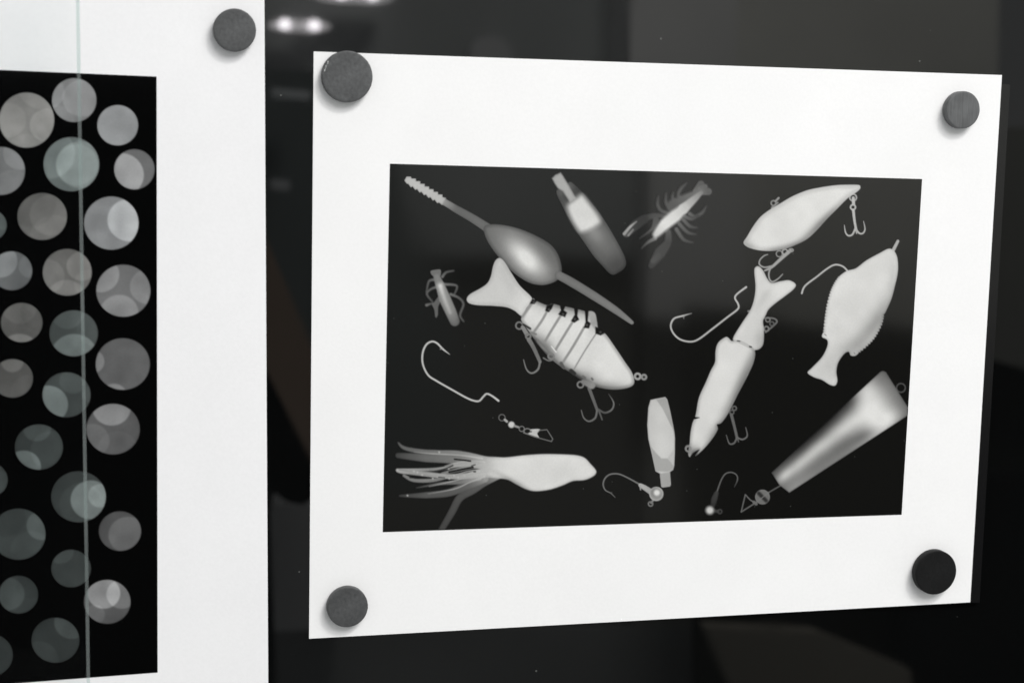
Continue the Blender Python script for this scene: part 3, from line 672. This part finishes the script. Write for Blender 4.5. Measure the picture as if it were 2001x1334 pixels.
# ---------------------------------------------------------------- glass pane at the left
def glass_mat():
    m = bpy.data.materials.new('clear_glass'); m.use_nodes = True; nt = m.node_tree; nt.nodes.clear()
    out = N(nt, 'ShaderNodeOutputMaterial'); mx = N(nt, 'ShaderNodeMixShader'); fr = N(nt, 'ShaderNodeFresnel'); gm = N(nt, 'ShaderNodeNewGeometry'); mi = N(nt, 'ShaderNodeMapRange'); mi.inputs[3].default_value = 1.36; mi.inputs[4].default_value = 1 / 1.36
    nt.links.new(gm.outputs['Backfacing'], mi.inputs[0]); nt.links.new(mi.outputs[0], fr.inputs[0])
    tr = N(nt, 'ShaderNodeBsdfTransparent'); tr.inputs[0].default_value = (0.993, 0.998, 0.998, 1)
    gl = N(nt, 'ShaderNodeBsdfGlossy'); gl.inputs['Roughness'].default_value = 0.02
    nt.links.new(fr.outputs[0], mx.inputs[0]); nt.links.new(tr.outputs[0], mx.inputs[1]); nt.links.new(gl.outputs[0], mx.inputs[2]); nt.links.new(mx.outputs[0], out.inputs[0])
    return m
def edge_mat():
    m = bpy.data.materials.new('ground_glass_edge'); m.use_nodes = True; nt = m.node_tree
    b = nt.nodes['Principled BSDF']
    tc = N(nt, 'ShaderNodeTexCoord'); n = N(nt, 'ShaderNodeTexNoise'); n.inputs['Scale'].default_value = 22; n.inputs['Detail'].default_value = 3
    nt.links.new(tc.outputs['Object'], n.inputs['Vector'])
    r = N(nt, 'ShaderNodeMix', data_type='RGBA'); r.inputs[6].default_value = (0.30, 0.34, 0.335, 1); r.inputs[7].default_value = (0.86, 0.92, 0.91, 1)
    nt.links.new(n.outputs[0], r.inputs[0]); nt.links.new(r.outputs[2], b.inputs['Base Color']); b.inputs['Roughness'].default_value = 0.35
    tr = N(nt, 'ShaderNodeBsdfTransparent'); tr.inputs[0].default_value = (0.85, 0.9, 0.89, 1)
    mx = N(nt, 'ShaderNodeMixShader'); mx.inputs[0].default_value = 0.10; out = nt.nodes['Material Output']
    nt.links.new(tr.outputs[0], mx.inputs[1]); nt.links.new(b.outputs[0], mx.inputs[2]); nt.links.new(mx.outputs[0], out.inputs[0])
    return m
M_glass = glass_mat(); M_edge = edge_mat()
GY = -0.022; GT = 0.004
pt, _ = unproject(153.5, -120, GY); pb, _ = unproject(178, 1460, GY)
pane = empty('glass_door', pb); tag(pane, 'clear glass door pane at far left, upright greenish edge crossing the disc print', 'glass door')
x_l = -0.40
fr_ = 0.00115   # width of the seamed edge
def yb(x, z, y): return (x, y, z)
A = [yb(x_l, pb[2], GY), yb(pb[0] - fr_, pb[2], GY), yb(pt[0] - fr_, pt[2], GY), yb(x_l, pt[2], GY)]
Bk = [(x, GY + GT, z) for (x, y, z) in A]
mesh_obj('pane', A + Bk, [(0, 1, 2, 3), (4, 7, 6, 5), (0, 3, 7, 4), (0, 4, 5, 1), (3, 2, 6, 7)], M_glass, pane)
A = [yb(pb[0] - fr_, pb[2], GY), yb(pb[0], pb[2], GY + 0.0006), yb(pt[0], pt[2], GY + 0.0006), yb(pt[0] - fr_, pt[2], GY)]
Bk = [(A[0][0], GY + GT, A[0][2]), (A[1][0], GY + GT - .0006, A[1][2]), (A[2][0], GY + GT - .0006, A[2][2]), (A[3][0], GY + GT, A[3][2])]
mesh_obj('polished_edge', A + Bk, [(0, 1, 2, 3), (1, 5, 6, 2), (5, 4, 7, 6)], M_edge, pane)

# ---------------------------------------------------------------- the room before the board: unseen blocks shaped and toned for its reflections
def plain(name, col, rough=0.8):
    m, nt, b = material(name)
    tc = N(nt, 'ShaderNodeTexCoord'); n = N(nt, 'ShaderNodeTexNoise'); n.inputs['Scale'].default_value = 1.7; n.inputs['Detail'].default_value = 3
    nt.links.new(tc.outputs['Object'], n.inputs['Vector'])
    r = N(nt, 'ShaderNodeMix', data_type='RGBA'); r.inputs[6].default_value = tuple(c * 0.65 for c in col) + (1,); r.inputs[7].default_value = tuple(min(1, c * 1.3) for c in col) + (1,)
    nt.links.new(n.outputs[0], r.inputs[0]); nt.links.new(r.outputs[2], b.inputs['Base Color'])
    b.inputs['Roughness'].default_value = rough; b.inputs['Specular IOR Level'].default_value = 0.1
    return m
def block(name, pts, D, mat, th=0.04):
    P = np.array([mirror_point(x, y, D) for x, y in pts]); Q = P - np.array([0, th, 0]); n = len(P)
    F = [tuple(range(n)), tuple(range(2 * n - 1, n - 1, -1))] + [(k, (k + 1) % n, n + (k + 1) % n, n + k) for k in range(n)]
    return tag(mesh_obj(name, np.vstack([P, Q]), F, mat), kind='structure')
m_dark = plain('near_black', (0.012, 0.012, 0.013))
block('photographer_silhouette', [(-900, 120), (470, 120), (520, 480), (560, 700), (640, 850), (640, 930), (622, 968), (592, 986), (560, 980), (535, 962), (528, 1000), (548, 1600), (-900, 1600)], 1.6, m_dark)  # plain dark stand-in for the photographer mirrored at the left
block('reflection_panel', [(440, 130), (800, 150), (880, 560), (900, 960), (440, 960)], 2.6, plain('grey_wall', (0.17, 0.19, 0.19)))  # added mid-dark panel that dims the reflection beside the gap
block('brown_wedge', [(505, 430), (620, 700), (640, 960), (560, 800), (505, 690)], 1.55, plain('brown_tone', (0.85, 0.6, 0.47)))  # added wedge standing in for the photographer's mirrored brown sleeve
block('upper_wall', [(1958, 250), (2300, 240), (2300, 800), (1930, 700)], 2.6, plain('shaded_wall', (0.28, 0.28, 0.26)))  # added dimmer stretch of wall, its shade put into the colour
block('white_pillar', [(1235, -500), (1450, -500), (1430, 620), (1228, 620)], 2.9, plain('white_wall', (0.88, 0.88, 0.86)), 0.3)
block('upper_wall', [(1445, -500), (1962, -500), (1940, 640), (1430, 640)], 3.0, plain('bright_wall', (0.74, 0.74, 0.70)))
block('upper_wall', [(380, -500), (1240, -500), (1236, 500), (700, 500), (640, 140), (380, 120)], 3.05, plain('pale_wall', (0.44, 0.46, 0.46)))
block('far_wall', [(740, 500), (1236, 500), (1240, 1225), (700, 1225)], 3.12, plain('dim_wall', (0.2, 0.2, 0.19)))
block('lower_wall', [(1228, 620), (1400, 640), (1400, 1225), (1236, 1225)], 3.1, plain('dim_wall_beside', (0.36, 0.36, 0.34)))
block('pale_block', [(500, 985), (690, 985), (690, 1225), (500, 1235)], 3.0, plain('pale_tone', (0.92, 0.92, 0.94)))  # added pale block that gives the lower gap its grey reflection
block('reflection_panel', [(532, 172), (606, 178), (606, 196), (532, 190)], 2.5, plain('pale_strip', (0.7, 0.74, 0.76)))  # added pale strip for a light band mirrored in the gap
block('reflection_panel', [(530, 352), (566, 355), (566, 372), (530, 369)], 2.5, plain('pale_strip', (0.6, 0.62, 0.64)))  # second added strip, for a fainter band mirrored lower down
block('reflection_panel', [(960 + 42 * math.cos(t), 112 + 42 * math.sin(t)) for t in np.linspace(0, 2 * math.pi, 24, endpoint=False)], 3.0, plain('pale_disc', (0.66, 0.67, 0.68)))  # added pale round that makes the soft glow mirrored above the print
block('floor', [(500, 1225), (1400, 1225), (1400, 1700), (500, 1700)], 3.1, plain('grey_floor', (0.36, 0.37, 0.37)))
block('dark_block', [(1365, 600), (2300, 730), (2300, 1700), (1365, 1700)], 2.7, plain('dark_tone', (0.04, 0.04, 0.036)))  # added dark block that dims the reflection at lower right
block('dark_block', [(1745, 940), (2300, 900), (2300, 1800), (1790, 1800)], 2.5, m_dark)  # nearer, blacker block added for the darkest mirrored corner
block('beige_patch', [(1380, 1225), (1600, 1235), (1780, 1310), (1790, 1500), (1500, 1500)], 2.4, plain('beige_tone', (0.31, 0.29, 0.25)))  # added beige shape for the lighter patch mirrored along the bottom

def emis(name, col, s):
    m = bpy.data.materials.new(name); m.use_nodes = True; b = m.node_tree.nodes['Principled BSDF']
    b.inputs['Emission Color'].default_value = col + (1,); b.inputs['Emission Strength'].default_value = s; return m
m_bulb = emis('lamp_bulb', (1, 0.96, 1.0), 30); m_diff = emis('lamp_diffuser', (1, 0.97, 0.98), 3.0)
def lamp(px, py, D, bulbs, label, wpx, hpx, ex=0):
    c = mirror_point(px, py, D); root = empty('ceiling_lamp', c); tag(root, label, 'lamp', 'room lamps mirrored in the board')
    k = (D + 0.6) / FPX
    hw, hh = wpx * k / 2, hpx * k / 2; n = 24; V = []
    for yy in (0, -0.05):
        for q in range(n):
            t = 2 * math.pi * q / n; V.append((c[0] + hw * abs(math.cos(t)) ** .6 * (1 if math.cos(t) > 0 else -1) + ex * k, c[1] + yy, c[2] + hh * math.sin(t)))
    F = [tuple(range(n)), tuple(range(2 * n - 1, n - 1, -1))] + [(q, (q + 1) % n, n + (q + 1) % n, n + q) for q in range(n)]
    mesh_obj('diffuser', V, F, m_diff, root)
    for b_ in bulbs:
        V = []; F = []; r = 10.5 * k
        for a in range(7):
            for q in range(12):
                ph = math.pi * a / 6; t = 2 * math.pi * q / 12
                V.append((c[0] + b_ * k + r * 1.1 * math.sin(ph) * math.cos(t), c[1] + 0.02 + r * .6 * math.cos(ph), c[2] + r * math.sin(ph) * math.sin(t)))
        for a in range(6):
            for q in range(12): F.append((a * 12 + q, a * 12 + (q + 1) % 12, (a + 1) * 12 + (q + 1) % 12, (a + 1) * 12 + q))
        mesh_obj('bulb', V, F, m_bulb, root, True)
lamp(583, 50, 2.95, (-28, 28), 'twin spot lamp mirrored in the black board above the gap between the prints', 118, 20, 4)
lamp(695, -9, 2.95, (-30, 30), 'second lamp mirrored at the top edge of the board, mostly cut off', 150, 26)
